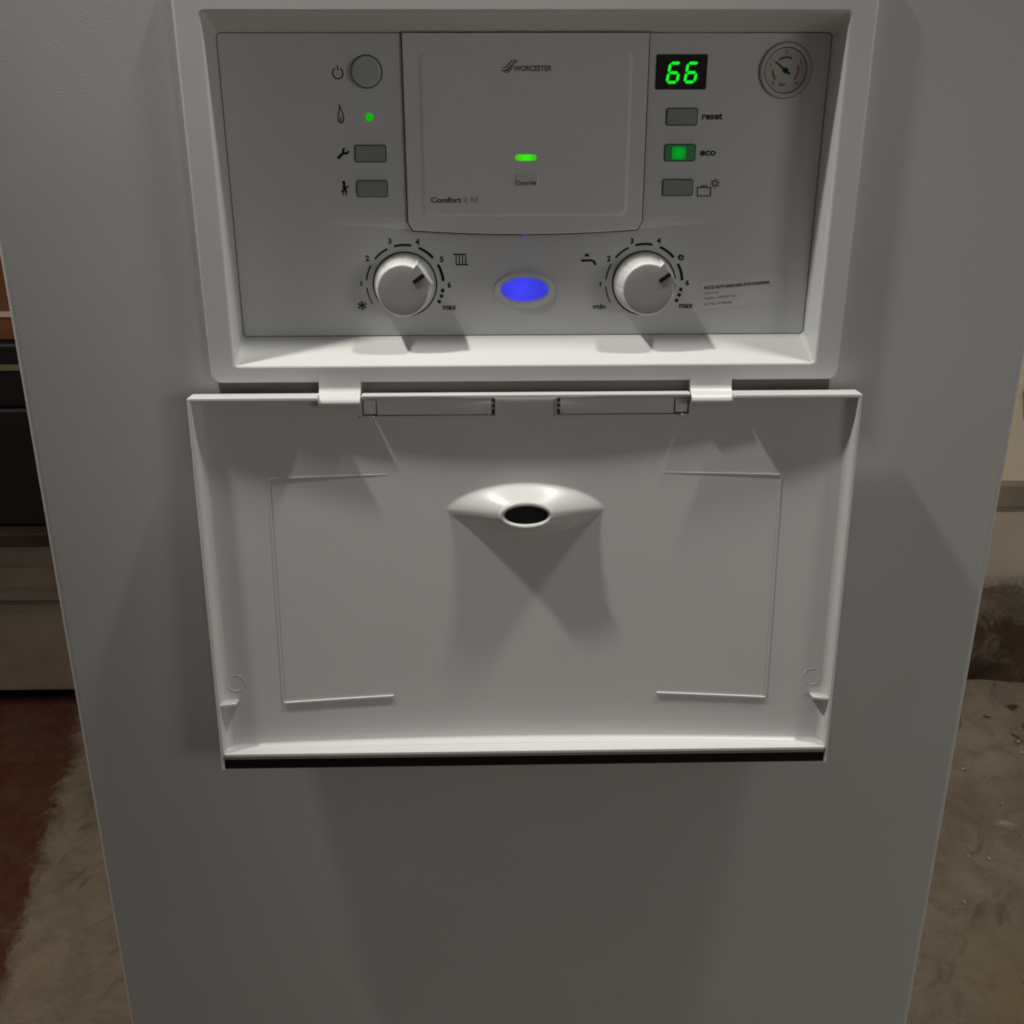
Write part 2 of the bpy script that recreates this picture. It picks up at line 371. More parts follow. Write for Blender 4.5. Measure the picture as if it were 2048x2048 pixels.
# right: batten, lower boarding and crumbling base of the wall
band = mat("brown_batten_paint", (0.27, 0.225, 0.17), 0.6, 0.3, noise_amt=0.2, noise_scale=20)
pink = mat("pinkish_cream_paint", (0.55, 0.475, 0.375), 0.7, 0.2, noise_amt=0.15, noise_scale=9, bump=0.4, bump_scale=80)
bm = bmesh.new(); mbox(bm, 0.45, 2.4, Y-0.020, Y+0.005, 0.323, 0.362)
tag(mk("wall_batten", bm, band, bevel=2), "brown painted batten fixed along the cream wall right of the boiler", "batten")
bm = bmesh.new(); grid_wall(bm, 0.45, 2.4, 0.182, 0.322, Y-0.012, 0.0015, 50, 8)
tag(mk("wall_board", bm, pink, smooth=True, angle=180), kind='structure', label="pinkish cream strip of wall under the batten")
def crumble():
    m = bpy.data.materials.new("crumbling_wall_base"); m.use_nodes = True; nt = m.node_tree; n = nt.nodes; L = nt.links; b = n["Principled BSDF"]
    b.inputs["Roughness"].default_value = 0.9; b.inputs["Specular IOR Level"].default_value = 0.15
    tc = n.new("ShaderNodeTexCoord"); sx = n.new("ShaderNodeSeparateXYZ"); L.new(tc.outputs["Object"], sx.inputs[0])
    def nz(sc, d=8, r=0.65):
        t = n.new("ShaderNodeTexNoise"); t.inputs["Scale"].default_value = sc; t.inputs["Detail"].default_value = d; t.inputs["Roughness"].default_value = r; t.inputs["Distortion"].default_value = 0.6
        L.new(tc.outputs["Object"], t.inputs["Vector"]); return t.outputs["Fac"]
    def mr(src, a, b_, lo=0, hi=1):
        r = n.new("ShaderNodeMapRange"); r.inputs[1].default_value = a; r.inputs[2].default_value = b_; r.inputs[3].default_value = lo; r.inputs[4].default_value = hi; L.new(src, r.inputs[0]); return r.outputs[0]
    def mx(f, A, B):
        x = n.new("ShaderNodeMix"); x.data_type = 'RGBA'; L.new(f, x.inputs[0])
        for k, c in ((6, A), (7, B)):
            if isinstance(c, tuple): x.inputs[k].default_value = (*c, 1)
            else: L.new(c, x.inputs[k])
        return x.outputs[2]
    n1 = nz(16); ad = n.new("ShaderNodeMath"); ad.operation = 'ADD'; L.new(sx.outputs[2], ad.inputs[0]); L.new(mr(n1, 0.3, 0.7, -0.028, 0.028), ad.inputs[1])
    h = ad.outputs[0]
    c = mx(mr(h, 0.10, 0.118), (0.085, 0.055, 0.038), (0.20, 0.16, 0.125))
    c = mx(mr(h, 0.172, 0.192), c, (0.42, 0.36, 0.285))
    c = mx(mr(nz(11), 0.54, 0.66, 0, 0.55), c, (0.27, 0.22, 0.17))
    c = mx(mr(nz(60), 0.5, 0.75, 0, 0.35), c, (0.07, 0.05, 0.035))
    L.new(c, b.inputs["Base Color"])
    bp = n.new("ShaderNodeBump"); bp.inputs["Strength"].default_value = 0.9; bp.inputs["Distance"].default_value = 0.006; L.new(nz(45), bp.inputs["Height"]); L.new(bp.outputs[0], b.inputs["Normal"])
    return m
bm = bmesh.new(); grid_wall(bm, 0.45, 2.4, -0.02, 0.200, Y-0.022, 0.016, 120, 22)
tag(mk("wall_base", bm, crumble(), smooth=True, angle=180), kind='structure', label="crumbling brown base of the wall at the floor")
wp = mat("white_fitting_plastic", (0.75, 0.72, 0.66), 0.4, 0.5)
sb = rootat("pipe_clip", (0.86, Y, 0.50)); tag(sb, "small white fitting on the cream wall at the right edge", "wall fitting")
bm = bmesh.new(); mbox(bm, 0.822, 0.92, Y-0.045, Y-0.001, 0.515, 0.56); child(mk("body", bm, wp, bevel=3), sb)
bm = bmesh.new(); mbox(bm, 0.820, 0.922, Y-0.030, Y-0.001, 0.507, 0.5145); child(mk("base_rim", bm, band), sb)

# chips and crumbs lying on the floor to the right
chip = mat("plaster_crumb", (0.50, 0.44, 0.36), 0.9, 0.1); darkc = mat("dark_damp_spot", (0.06, 0.042, 0.03), 0.9, 0.1)
def blob(bm, cx, cy, rx, ry, h, seed):
    n = 12; top = bm.verts.new((cx, cy, h)); ring = []
    for i in range(n):
        a = 2*math.pi*i/n; k = 1+0.35*noise.noise(Vector((math.cos(a)*1.7, math.sin(a)*1.7, seed)))
        ring.append(bm.verts.new((cx+rx*k*math.cos(a), cy+ry*k*math.sin(a), 0.002)))
    for i in range(n): bm.faces.new((top, ring[i], ring[(i+1) % n]))
bm = bmesh.new()
for i in range(26):
    blob(bm, random.uniform(0.55, 0.95), random.uniform(0.35, 1.0), random.uniform(.001, .0035), random.uniform(.001, .003), 0.006, i*1.7)
for i, (x, y, rx, ry) in enumerate([(0.742, 0.775, .004, .003), (0.80, 0.655, .006, .004), (0.62, 0.36, .005, .003)]):
    blob(bm, x, y, rx, ry, 0.008, i*2.3)
tag(mk("plaster_crumbs", bm, chip), kind='stuff', label="pale plaster crumbs scattered on the concrete floor")

# ================================================================== THE BOILER
B = rootat("boiler", (0, 0, 0)); 
tag(B, "white floor-standing boiler with its control panel lid hanging open", "boiler")

# ---- casing: front sheet with rounded vertical edges and a cut-out for the facia
bm = bmesh.new()
ZT, ZB, XE, RC = 560.0, -CAM_H*1000+4, 220.0, 3.0
prof = [(-(XE), -600.0)]
for i in range(7):
    a = math.radians(90*i/6); prof.append((-(XE-RC)-RC*math.cos(a), -RC+RC*math.sin(a)))
left = prof[:]; right = [(-x, d) for x, d in reversed(prof)]
hx, hz0, hz1 = 131.0, -128.0, 31.0
zs = [ZB, hz0, hz1, ZT]
def strip(pts):
    cols = [[bm.verts.new(V(x, d, z)) for z in zs] for x, d in pts]
    for a, b in zip(cols, cols[1:]):
        for k in range(3): bm.faces.new((a[k], b[k], b[k+1], a[k+1]))
    return cols
cl = strip(left+[(-hx, 0.0)]); cr = strip([(hx, 0.0)]+right)
a, b = cl[-1], cr[0]
bm.faces.new((a[0], b[0], b[1], a[1])); bm.faces.new((a[2], b[2], b[3], a[3]))
bm.faces.new([c[3] for c in cl]+[c[3] for c in cr])
bk = [cl[0][0], cl[0][1], cl[0][2], cl[0][3], cr[-1][3], cr[-1][2], cr[-1][1], cr[-1][0]]
bm.faces.new(bk)
cs_ = mk("casing", bm, M['casing'], B, smooth=True, angle=40)
for p in cs_.data.polygons:
    if abs(p.normal.y) > 0.9995: p.use_smooth = False
bm = bmesh.new(); box(bm, -214, 214, -590, -12, -CAM_H*1000, -CAM_H*1000+4); mk("plinth", bm, M['gap'], B)

# ---- surround frame with the recess walls
bm = bmesh.new()
loft(bm, [
 (rrect(-136.6, 136.6, -132.0, 36.0, 4.0), 0.1),
 (rrect(-136.2, 136.2, -131.7, 35.7, 4.0), 3.3),
 (rrect(-135.8, 135.8, -131.3, 35.3, 3.8), 3.9),
 (rrect(-135.2, 135.2, -130.7, 34.7, 3.6), 4.1),
 (rrect(-126.6, 126.6, -124.9, 16.2, 2.6), 4.1),
 (rrect(-125.9, 125.9, -124.3, 15.4, 2.4), 3.8),
 (rrect(-125.4, 125.4, -123.9, 14.9, 2.3), 3.0),
 (rrect(-125.3, 125.3, -123.2, 14.4, 2.2), 1.6),
 (rrect(-124.7, 124.7, -115.9, 8.4, 1.8), -14.6),
 (rrect(-124.6, 124.6, -115.8, 8.3, 1.8), -16.5),
], cap0=False, cap1=False)
fr_ = mk("surround_frame", bm, M['white'], B, smooth=True, angle=28)
for p in fr_.data.polygons:
    if abs(p.normal.y) > 0.9995: p.use_smooth = False

# ---- strips on the casing coloured dark for the frame's shade, where the lid hinges
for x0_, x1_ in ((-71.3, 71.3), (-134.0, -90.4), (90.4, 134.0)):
    bm = bmesh.new(); box(bm, x0_, x1_, -0.5, 0.35, -139.0, -132.2); mk("hinge_shade_strip", bm, M['soft'], B)
# ---- hinge lugs that carry on from the frame and curl over the lid edge
lug = [(0.5, -128.5), (4.14, -128.5), (4.2, -133.6), (4.6, -134.8), (5.6, -135.8), (7.4, -136.7), (8.9, -137.5), (9.9, -138.6), (10.1, -139.8), (9.4, -141.0), (7.0, -141.7), (0.5, -142.0)]
for s in (-1, 1):
    bm = bmesh.new()
    xa, xb = sorted((s*71.9, s*89.9))
    a = [bm.verts.new(V(xa, d, z)) for d, z in lug]; b = [bm.verts.new(V(xb, d, z)) for d, z in lug]
    bm.faces.new(a); bm.faces.new(b)
    for k in range(len(lug)): bm.faces.new((a[k], a[(k+1) % len(lug)], b[(k+1) % len(lug)], b[k]))
    mk("hinge_lug", bm, M['white'], B, smooth=True, angle=50)

# ---- control panel
bm = bmesh.new()
xs = [-124.8+249.6*i/124 for i in range(125)]; zz = [8.4]
z = 8.4
while z > -116.0:
    z -= (0.3 if -71 < z < -65.5 else 1.6); zz.append(max(z, -116.0))
G = [[bm.verts.new(V(x, pd(x, z), z)) for x in xs] for z in zz]
for j in range(len(zz)-1):
    for i in range(len(xs)-1): bm.faces.new((G[j][i], G[j][i+1], G[j+1][i+1], G[j+1][i]))
PANEL = mk("control_panel", bm, M['panel'], B, smooth=True, angle=12)
# fine dark joint round the panel
bm = bmesh.new(); stroke(bm, rrect(-124.45, 124.45, -115.65, 8.15, 1.8), 0.4, mark_f(0.03), closed=True)
mk("panel_joint", bm, M['soft'], PANEL)

# ---- timer module
def modshape(o):
    pts = [(-50.0-o*0.9, 8.0), (-50.0-o, -66.4)]
    pts += [(-48.2-o*0.7, -69.7-o)]
    for i in range(1, 16):
        t = i/16; x = -48.2+96.4*t; pts.append((x, -69.7-1.7*(1-((x/48.2)**2))-o))
    pts += [(48.2+o*0.7, -69.7-o), (50.0+o, -66.4), (50.0+o*0.9, 8.0)]
    return pts
MD = -13.6
mod_gap = bmesh.new(); loft(mod_gap, [(modshape(0.45), PD+0.0), (modshape(0.45), PD+0.9)]); 
bm = bmesh.new()
loft(bm, [(modshape(0.0), PD-1), (modshape(0.0), MD-0.35), (modshape(-0.35), MD)])
TM = mk("timer_module", bm, M['module'], B, smooth=True, angle=25)
mk("module_joint", mod_gap, M['gap'], TM)
bm = bmesh.new()
loft(bm, [(rrect(-43.6, 43.6, -64.0, 1.2, 3.0), MD+0.01), (rrect(-42.6, 42.6, -63.0, 0.2, 2.6), MD+0.55), (rrect(-41.9, 41.9, -62.3, -0.5, 2.2), MD+0.62)])
mk("cover_plate", bm, M['module'], TM, smooth=True, angle=60)
cf = flat_f(MD+0.72)
text("maker_name", "WORCESTER", 2.8, -5.2, 15.6, 2.2, M['greyink'], TM, cf, bold=0.035)
bm = bmesh.new()
stroke(bm, [(-10.2, -5.9), (-8.8, -6.2), (-7.6, -5.9), (-6.3, -4.7), (-5.0, -3.3), (-3.5, -2.6)], [0.35, 0.6, 0.7, 0.7, 0.6, 0.4], cf)
stroke(bm, [(-9.6, -5.0), (-8.3, -5.0), (-7.0, -3.8), (-5.9, -2.6), (-4.2, -2.1), (-3.4, -2.5)], [0.3, 0.5, 0.6, 0.6, 0.45, 0.3], cf)
stroke(bm, [(-8.6, -6.9), (-7.2, -6.6), (-6.0, -5.5), (-5.0, -4.4)], [0.3, 0.45, 0.45, 0.25], cf)
mk("swoosh_emblem", bm, M['greyink'], TM)
bm = bmesh.new(); loft(bm, [(rrect(-4.35, 4.55, -41.1, -38.7, 1.15), MD+0.62), (rrect(-4.1, 4.3, -40.9, -38.9, 1.0), MD+0.95)])
bar = mk("light_bar", bm, M['bar'], TM, smooth=True); add_glow(M['bar'], V(0.1, MD, -39.9), 0.0045, 1.25, 0.75)
bm = bmesh.new(); loft(bm, [(rrect(-4.4, 5.2, -51.9, -46.6, 0.7), MD+0.62), (rrect(-4.1, 4.9, -51.6, -46.9, 0.6), MD+1.15)])
OB = mk("override_button", bm, M['white'], TM, smooth=True, angle=40)
text("override_text", "Override", 0.3, -50.0, 8.6, 1.9, M['greyink'], TM, flat_f(MD+1.25), bold=0.02)
text("comfort_text", "Comfort", -33.6, -57.0, 13.0, 2.45, M['greyink'], TM, cf, bold=0.04)
text("model_text", "II RF", -22.9, -57.0, 6.2, 2.35, M['paleink'], TM, cf, bold=0.0)

# ---- buttons
def button(cx, cz, w, h, m, name="push_button", label=None, r=0.9, hgt=0.9):
    bm = bmesh.new(); stroke(bm, rrect(cx-w/2-0.1, cx+w/2+0.1, cz-h/2-0.1, cz+h/2+0.1, r), 0.4, mark_f(0.06), closed=True)
    bm2 = bmesh.new()
    loft(bm2, [(rrect(cx-w/2+0.15, cx+w/2-0.15, cz-h/2+0.15, cz+h/2-0.15, r), PD), (rrect(cx-w/2+0.15, cx+w/2-0.15, cz-h/2+0.15, cz+h/2-0.15, r), PD+hgt-0.25), (rrect(cx-w/2+0.4, cx+w/2-0.4, cz-h/2+0.4, cz+h/2-0.4, r*0.8), PD+hgt)])
    o = mk(name, bm2, m, B, smooth=True, angle=40)
    if label: o["label"] = label
    mk("button_joint", bm, M['gap'], o)
    return o
button(-64.85, -38.3, 12.8, 6.5, M['button'], label="dark grey button beside the spanner symbol")
button(-64.85, -52.5, 12.8, 6.5, M['button'], label="dark grey button beside the sweep symbol")
button(65.0, -24.0, 12.8, 6.5, M['button'], label="dark grey button beside the word reset")
eb = button(65.0, -38.25, 12.8, 6.5, M['ecobtn'], label="green-lit button beside the word eco")
button(64.8, -52.4, 12.8, 6.5, M['button'], label="dark grey button beside the suitcase symbol")
bm = bmesh.new(); loft(bm, [(rrect(61.6, 67.4, -40.9, -35.8, 0.7), PD+0.9), (rrect(61.8, 67.2, -40.7, -36.0, 0.6), PD+1.02)])
mk("eco_light", bm, M['eco'], eb); add_glow(M['eco'], V(64.5, PD, -38.3), 0.0042, 1.15, 0.55)
# power button
bm = bmesh.new()
loft(bm, [(ell(-64.85, -6.4, 6.0, 6.0), PD), (ell(-64.85, -6.4, 5.95, 5.95), PD+2.0), (ell(-64.85, -6.4, 5.75, 5.75), PD+2.45), (ell(-64.85, -6.4, 5.2, 5.2), PD+2.65), (ell(-64.85, -6.4, 3.0, 3.0), PD+2.75)])
pb = mk("power_button", bm, M['power'], B, smooth=True, angle=60)
bm = bmesh.new(); stroke(bm, ell(-64.85, -6.4, 6.25, 6.25), 0.45, mark_f(0.06), closed=True); mk("button_joint", bm, M['gap'], pb)
# small led
bm = bmesh.new(); loft(bm, [(ell(-64.6, -23.9, 1.5, 1.5, 24), PD), (ell(-64.6, -23.9, 1.4, 1.4, 24), PD+0.5), (ell(-64.6, -23.9, 0.9, 0.9, 24), PD+0.9)])
mk("flame_light", bm, M['led'], B, smooth=True, angle=80)
# blue lens in a shallow dish
bm = bmesh.new()
loft(bm, [(ell(0, -95.9, 13.6, 8.0), PD-0.1), (ell(0, -95.6, 11.6, 6.3), PD+0.42), (ell(0, -95.4, 10.5, 5.2), PD+0.5), (ell(0, -95.4, 10.3, 5.05), PD+0.2)], cap1=False)
mk("lens_rim", bm, M['panel'], B, smooth=True, angle=80)
bm = bmesh.new(); loft(bm, [(ell(0, -95.4, 10.4, 5.1), PD+0.3), (ell(0, -95.4, 10.3, 5.05), PD+0.8), (ell(0, -95.4, 8.5, 4.0), PD+1.15), (ell(0, -95.4, 4, 2), PD+1.3)])
mk("blue_lens", bm, M['blue'], B, smooth=True, angle=80); add_glow(M['blue'], V(-2, PD, -95.0), 0.011, 1.15, 0.80)
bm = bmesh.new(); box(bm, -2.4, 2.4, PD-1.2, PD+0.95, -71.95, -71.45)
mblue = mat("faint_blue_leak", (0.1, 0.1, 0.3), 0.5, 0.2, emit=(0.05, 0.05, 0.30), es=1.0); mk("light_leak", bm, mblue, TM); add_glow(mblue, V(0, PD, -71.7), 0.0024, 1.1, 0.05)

# ---- display
bm = bmesh.new()
loft(bm, [(rrect(53.4, 74.4, -13.4, 0.1, 0.7), PD), (rrect(53.4, 74.4, -13.4, 0.1, 0.7), PD+0.35), (rrect(53.8, 74.0, -13.0, -0.3, 0.5), PD+0.45)])
DS = mk("display", bm, M['glass'], B, smooth=True, angle=30)
df = flat_f(PD+0.56)
def digit(x0, z0, w, h, segs):
    bm = bmesh.new(); sh_ = 0.16; g = 0.22; T = 1.12
    def q(x, z): return (x0+x+sh_*z, z0+z)
    S_ = {'a': [(0, h), (w, h)], 'g': [(0, h/2), (w, h/2)], 'd': [(0, 0), (w, 0)], 'f': [(0, h/2), (0, h)], 'e': [(0, 0), (0, h/2)], 'b': [(w, h/2), (w, h)], 'c': [(w, 0), (w, h/2)]}
    for s in segs:
        (ax, az), (bx, bz) = S_[s]; dx, dz = bx-ax, bz-az; L = math.hypot(dx, dz); ux, uz = dx/L, dz/L; nx_, nz_ = -uz, ux
        p0 = (ax+ux*g, az+uz*g); p1 = (bx-ux*g, bz-uz*g); t = T/2
        pts = [(p0[0]-ux*0.05, p0[1]-uz*0.05), (p0[0]+ux*t+nx_*t, p0[1]+uz*t+nz_*t), (p1[0]-ux*t+nx_*t, p1[1]-uz*t+nz_*t), (p1[0]+ux*0.05, p1[1]+uz*0.05), (p1[0]-ux*t-nx_*t, p1[1]-uz*t-nz_*t), (p0[0]+ux*t-nx_*t, p0[1]+uz*t-nz_*t)]
        fill(bm, [q(*p) for p in pts], df)
    mk("digit", bm, M['seg'], DS)
digit(58.0, -10.6, 4.1, 7.3, 'afedcg'); digit(65.3, -10.5, 4.1, 7.2, 'afedcg')

# ---- pressure gauge
gx, gz = 106.7, -6.1
bm = bmesh.new()
loft(bm, [(ell(gx, gz, 10.7, 10.7), PD), (ell(gx, gz, 10.6, 10.6), PD+1.0), (ell(gx, gz, 10.1, 10.1), PD+1.5), (ell(gx, gz, 9.5, 9.5), PD+1.45), (ell(gx, gz, 9.0, 9.0), PD+0.9), (ell(gx, gz, 8.9, 8.9), PD+0.1)], cap1=False)
GA = mk("pressure_gauge", bm, M['ring'], B, smooth=True, angle=30)
bm = bmesh.new(); stroke(bm, ell(gx, gz, 10.85, 10.85), 0.35, mark_f(0.05), closed=True); stroke(bm, ell(gx, gz, 8.8, 8.8), 0.55, mark_f(0.2), closed=True); mk("ring_joint", bm, M['soft'], GA)
bm = bmesh.new(); loft(bm, [(ell(gx, gz, 9.0, 9.0), PD), (ell(gx, gz, 9.0, 9.0), PD+0.12)]); mk("dial_face", bm, M['dial'], GA)
gf = flat_f(PD+0.2)
bm = bmesh.new(); stroke(bm, arc(gx, gz, 5.0, 62, 128), 0.75, gf); mk("green_arc", bm, mat("dark_green_print", (0.07, 0.10, 0.07), 0.6, 0.2), GA)
bm = bmesh.new(); stroke(bm, arc(gx, gz, 5.2, 176, 222), 0.85, gf); stroke(bm, arc(gx, gz, 5.2, 20, -42), 0.85, gf); mk("red_arc", bm, M['redink'], GA)
for s, a, rr in (("0", 225, 7.0), ("1", 164, 6.9), ("2", 92, 7.0), ("3", 25, 6.8), ("4", -44, 7.0)):
    text("gauge_number", s, gx+rr*math.cos(math.radians(a))*0.97, gz+rr*math.sin(math.radians(a)), None, 1.7, M['greyink'], GA, gf, bold=0.01)
text("unit_text", "bar", gx-0.7, gz-5.3, 3.0, 1.5, M['greyink'], GA, gf, bold=0.03)
bm = bmesh.new(); nf = flat_f(PD+0.45)
a = math.radians(143); stroke(bm, [(gx-2.4*math.cos(a), gz-2.4*math.sin(a)), (gx, gz), (gx+5.8*math.cos(a), gz+5.8*math.sin(a))], [0.9, 0.8, 0.35], nf)
nd = mk("needle", bm, M['ink'], GA)
bm = bmesh.new(); loft(bm, [(ell(gx, gz, 1.15, 1.15, 20), PD+0.2), (ell(gx, gz, 0.9, 0.9, 20), PD+0.75)]); mk("needle_hub", bm, M['ink'], GA, smooth=True)
gm = bpy.data.materials.new("clear_lens"); gm.use_nodes = True; nt = gm.node_tree; nt.nodes.remove(nt.nodes["Principled BSDF"])
t_ = nt.nodes.new("ShaderNodeBsdfTransparent"); t_.inputs[0].default_value = (0.93, 0.93, 0.92, 1); g_ = nt.nodes.new("ShaderNodeBsdfGlossy"); g_.inputs["Roughness"].default_value = 0.08; mx_ = nt.nodes.new("ShaderNodeMixShader"); mx_.inputs[0].default_value = 0.05
nt.links.new(t_.outputs[0], mx_.inputs[1]); nt.links.new(g_.outputs[0], mx_.inputs[2]); nt.links.new(mx_.outputs[0], nt.nodes["Material Output"].inputs[0])
bm = bmesh.new(); fill(bm, ell(gx, gz, 8.95, 8.95), flat_f(PD+0.92)); mk("gauge_glass", bm, gm, GA)

# ---- printed words and symbols
pf = mark_f(0.09)
text("reset_text", "reset", 77.75, -23.9, 8.6, 2.5, M['ink'], PANEL, pf, bold=0.03)
text("eco_text", "eco", 76.9, -38.5, 6.7, 2.15, M['ink'], PANEL, pf, bold=0.03)
bm = bmesh.new(); stroke(bm, arc(-76.6, -7.0, 2.1, 118, 422, 26), 0.5, pf); stroke(bm, [(-76.6, -6.0), (-76.6, -4.0)], 0.5, pf); mk("power_symbol", bm, M['ink'], PANEL)
bm = bmesh.new()
stroke(bm, [(-76.7, -19.0), (-76.6, -20.6), (-77.3, -22.6), (-77.6, -24.4), (-77.2, -25.7), (-76.4, -26.3), (-75.6, -25.8), (-75.15, -24.4), (-75.4, -22.6), (-76.2, -20.6), (-76.7, -19.0)], 0.42, pf)
stroke(bm, [(-76.8, -26.1), (-76.75, -24.8), (-76.35, -23.6), (-75.95, -24.8), (-75.9, -26.0)], 0.3, pf); mk("flame_symbol", bm, M['ink'], PANEL)
bm = bmesh.new()
stroke(bm, [(-78.6, -40.3), (-77.6, -39.4), (-75.9, -37.9)], [1.3, 1.2, 1.05], pf)
stroke(bm, arc(-75.15, -37.3, 1.0, 100, 370, 14), 0.95, pf); mk("spanner_symbol", bm, M['ink'], PANEL)
bm = bmesh.new()
fill(bm, ell(-76.6, -50.0, 0.75, 0.85, 14), pf, 0.03); stroke(bm, [(-76.5, -50.7), (-76.3, -53.0)], [0.9, 1.5], pf)
stroke(bm, [(-78.0, -54.0), (-76.4, -52.6), (-74.5, -51.4)], [0.5, 0.8, 0.5], pf); stroke(bm, [(-77.3, -51.8), (-75.3, -54.0)], 0.6, pf)
stroke(bm, [(-76.7, -52.8), (-77.1, -55.3)], 0.55, pf); stroke(bm, [(-76.1, -52.8), (-75.7, -55.3)], 0.55, pf); mk("sweep_symbol", bm, M['ink'], PANEL)
bm = bmesh.new()
stroke(bm, [(73.4, -52.4), (79.0, -52.4), (79.0, -55.9), (73.4, -55.9)], 0.45, pf, closed=True); stroke(bm, [(75.0, -52.3), (75.2, -51.6), (77.0, -51.6), (77.2, -52.3)], 0.4, pf)
stroke(bm, ell(80.7, -50.7, 0.95, 0.95, 16), 0.42, pf, closed=True)
for k in range(8):
    a = math.radians(45*k+8); stroke(bm, [(80.7+1.25*math.cos(a), -50.7+1.25*math.sin(a)), (80.7+2.05*math.cos(a), -50.7+2.05*math.sin(a))], 0.4, pf)
mk("holiday_symbol", bm, M['ink'], PANEL)
bm = bmesh.new()
stroke(bm, [(-31.2, -80.3), (-25.6, -80.3)], 0.55, pf); stroke(bm, [(-30.0, -84.7), (-24.6, -84.7)], 0.55, pf)
for k in range(4): stroke(bm, [(-29.9+1.4*k, -80.5), (-29.9+1.4*k, -84.5)], 0.45, pf)
mk("radiator_symbol", bm, M['ink'], PANEL)
bm = bmesh.new()
stroke(bm, [(24.5, -83.2), (28.9, -83.1), (30.2, -83.6), (30.9, -85.2)], [1.0, 1.0, 1.05, 1.0], pf); stroke(bm, [(26.1, -80.9), (27.9, -80.9)], 1.2, pf)
mk("tap_symbol", bm, M['ink'], PANEL)

def dial(cx, cz, nums):
    bm = bmesh.new()
    for a0, a1, w0, w1 in ((210.5, 184.5, .45, .55), (174, 150.3, .6, .7), (139.6, 115.4, .8, .9), (104.7, 79, 1.0, 1.05), (67.7, 41.5, 1.1, 1.2), (30, 4, 1.2, 1.3)):
        P_ = arc(cx, cz, 16.75, a0, a1, 10); stroke(bm, P_, [w0+(w1-w0)*i/10 for i in range(11)], pf)
    for a0, a1 in ((-7, -12.5), (-15.8, -20.8), (-24.6, -29.8)): stroke(bm, arc(cx, cz, 16.6, a0, a1, 3), 1.45, pf)
    mk("dial_scale", bm, M['ink'], PANEL)
    for s, x, z_, w, h in nums: text("dial_number", s, x, z_, w, h, M['ink'], PANEL, pf, bold=0.03 if len(s) > 1 else {"e": 0.02, "1": 0.08}.get(s, 0.045))
dial(-52.4, -93.0, [("1", -71.5, -92.5, None, 2.1), ("2", -68.3, -81.7, None, 2.55), ("3", -58.4, -74.6, None, 2.55), ("4", -46.5, -75.0, None, 2.55), ("5", -36.2, -82.4, None, 2.55), ("6", -33.1, -93.4, None, 2.55), ("max", -33.2, -103.3, 6.0, 1.9)])
dial(52.3, -93.0, [("1", 33.2, -93.3, None, 2.1), ("2", 36.6, -82.4, None, 2.55), ("3", 46.5, -75.0, None, 2.55), ("4", 58.1, -74.8, None, 2.55), ("e", 68.0, -81.9, 2.7, 2.6), ("6", 71.4, -92.8, None, 2.55), ("min", 33.0, -103.1, 5.5, 2.2), ("max", 71.4, -103.1, 6.3, 1.9)])
bm = bmesh.new()
for k in range(3):
    a = math.radians(90+60*k); c, s = math.cos(a)*1.9, math.sin(a)*1.9; stroke(bm, [(-71.6-c, -102.2-s), (-71.6+c, -102.2+s)], 0.5, pf)
    for e in (-1, 1):
        bx, bz = -71.6+e*c*0.62, -102.2+e*s*0.62
        for q in (-1, 1):
            aa = a+q*0.75; stroke(bm, [(bx, bz), (bx+e*0.8*math.cos(aa), bz+e*0.8*math.sin(aa))], 0.35, pf)
mk("frost_symbol", bm, M['ink'], PANEL)

# ---- serial sticker (its matrix code is left off)
bm = bmesh.new()
ca_, sa_ = math.cos(math.radians(4.9)), math.sin(math.radians(4.9))
def rot(x, z): return (96.6+x*ca_-z*sa_, -97.0+x*sa_+z*ca_)
loft(bm, [([rot(*p) for p in rrect(-19.0, 18.0, -6.0, 6.4, 0.8)], PD+0.02), ([rot(*p) for p in rrect(-19.0, 18.0, -6.0, 6.4, 0.8)], PD+0.09)])
ST = mk("serial_sticker", bm, M['sticker'], B)
sf = flat_f(PD+0.24)
for s, lx, lz, w, h, b_ in (("9572-077-000180-7731600098", -17.6, 3.3, 29.0, 1.5, 0.05), ("Natural gas", -17.6, 0.9, 6.4, 1.15, 0.0), ("Highflow 440CDI N.G", -17.7, -1.4, 14.4, 1.25, 0.0), ("GC No. 47-406-86", -17.6, -3.9, 12.2, 1.15, 0.0)):
    X, Z = rot(lx+w/2, lz); text("sticker_text", s, X, Z, w, h, M['greyink'], ST, sf, bold=b_, rot=4.9)

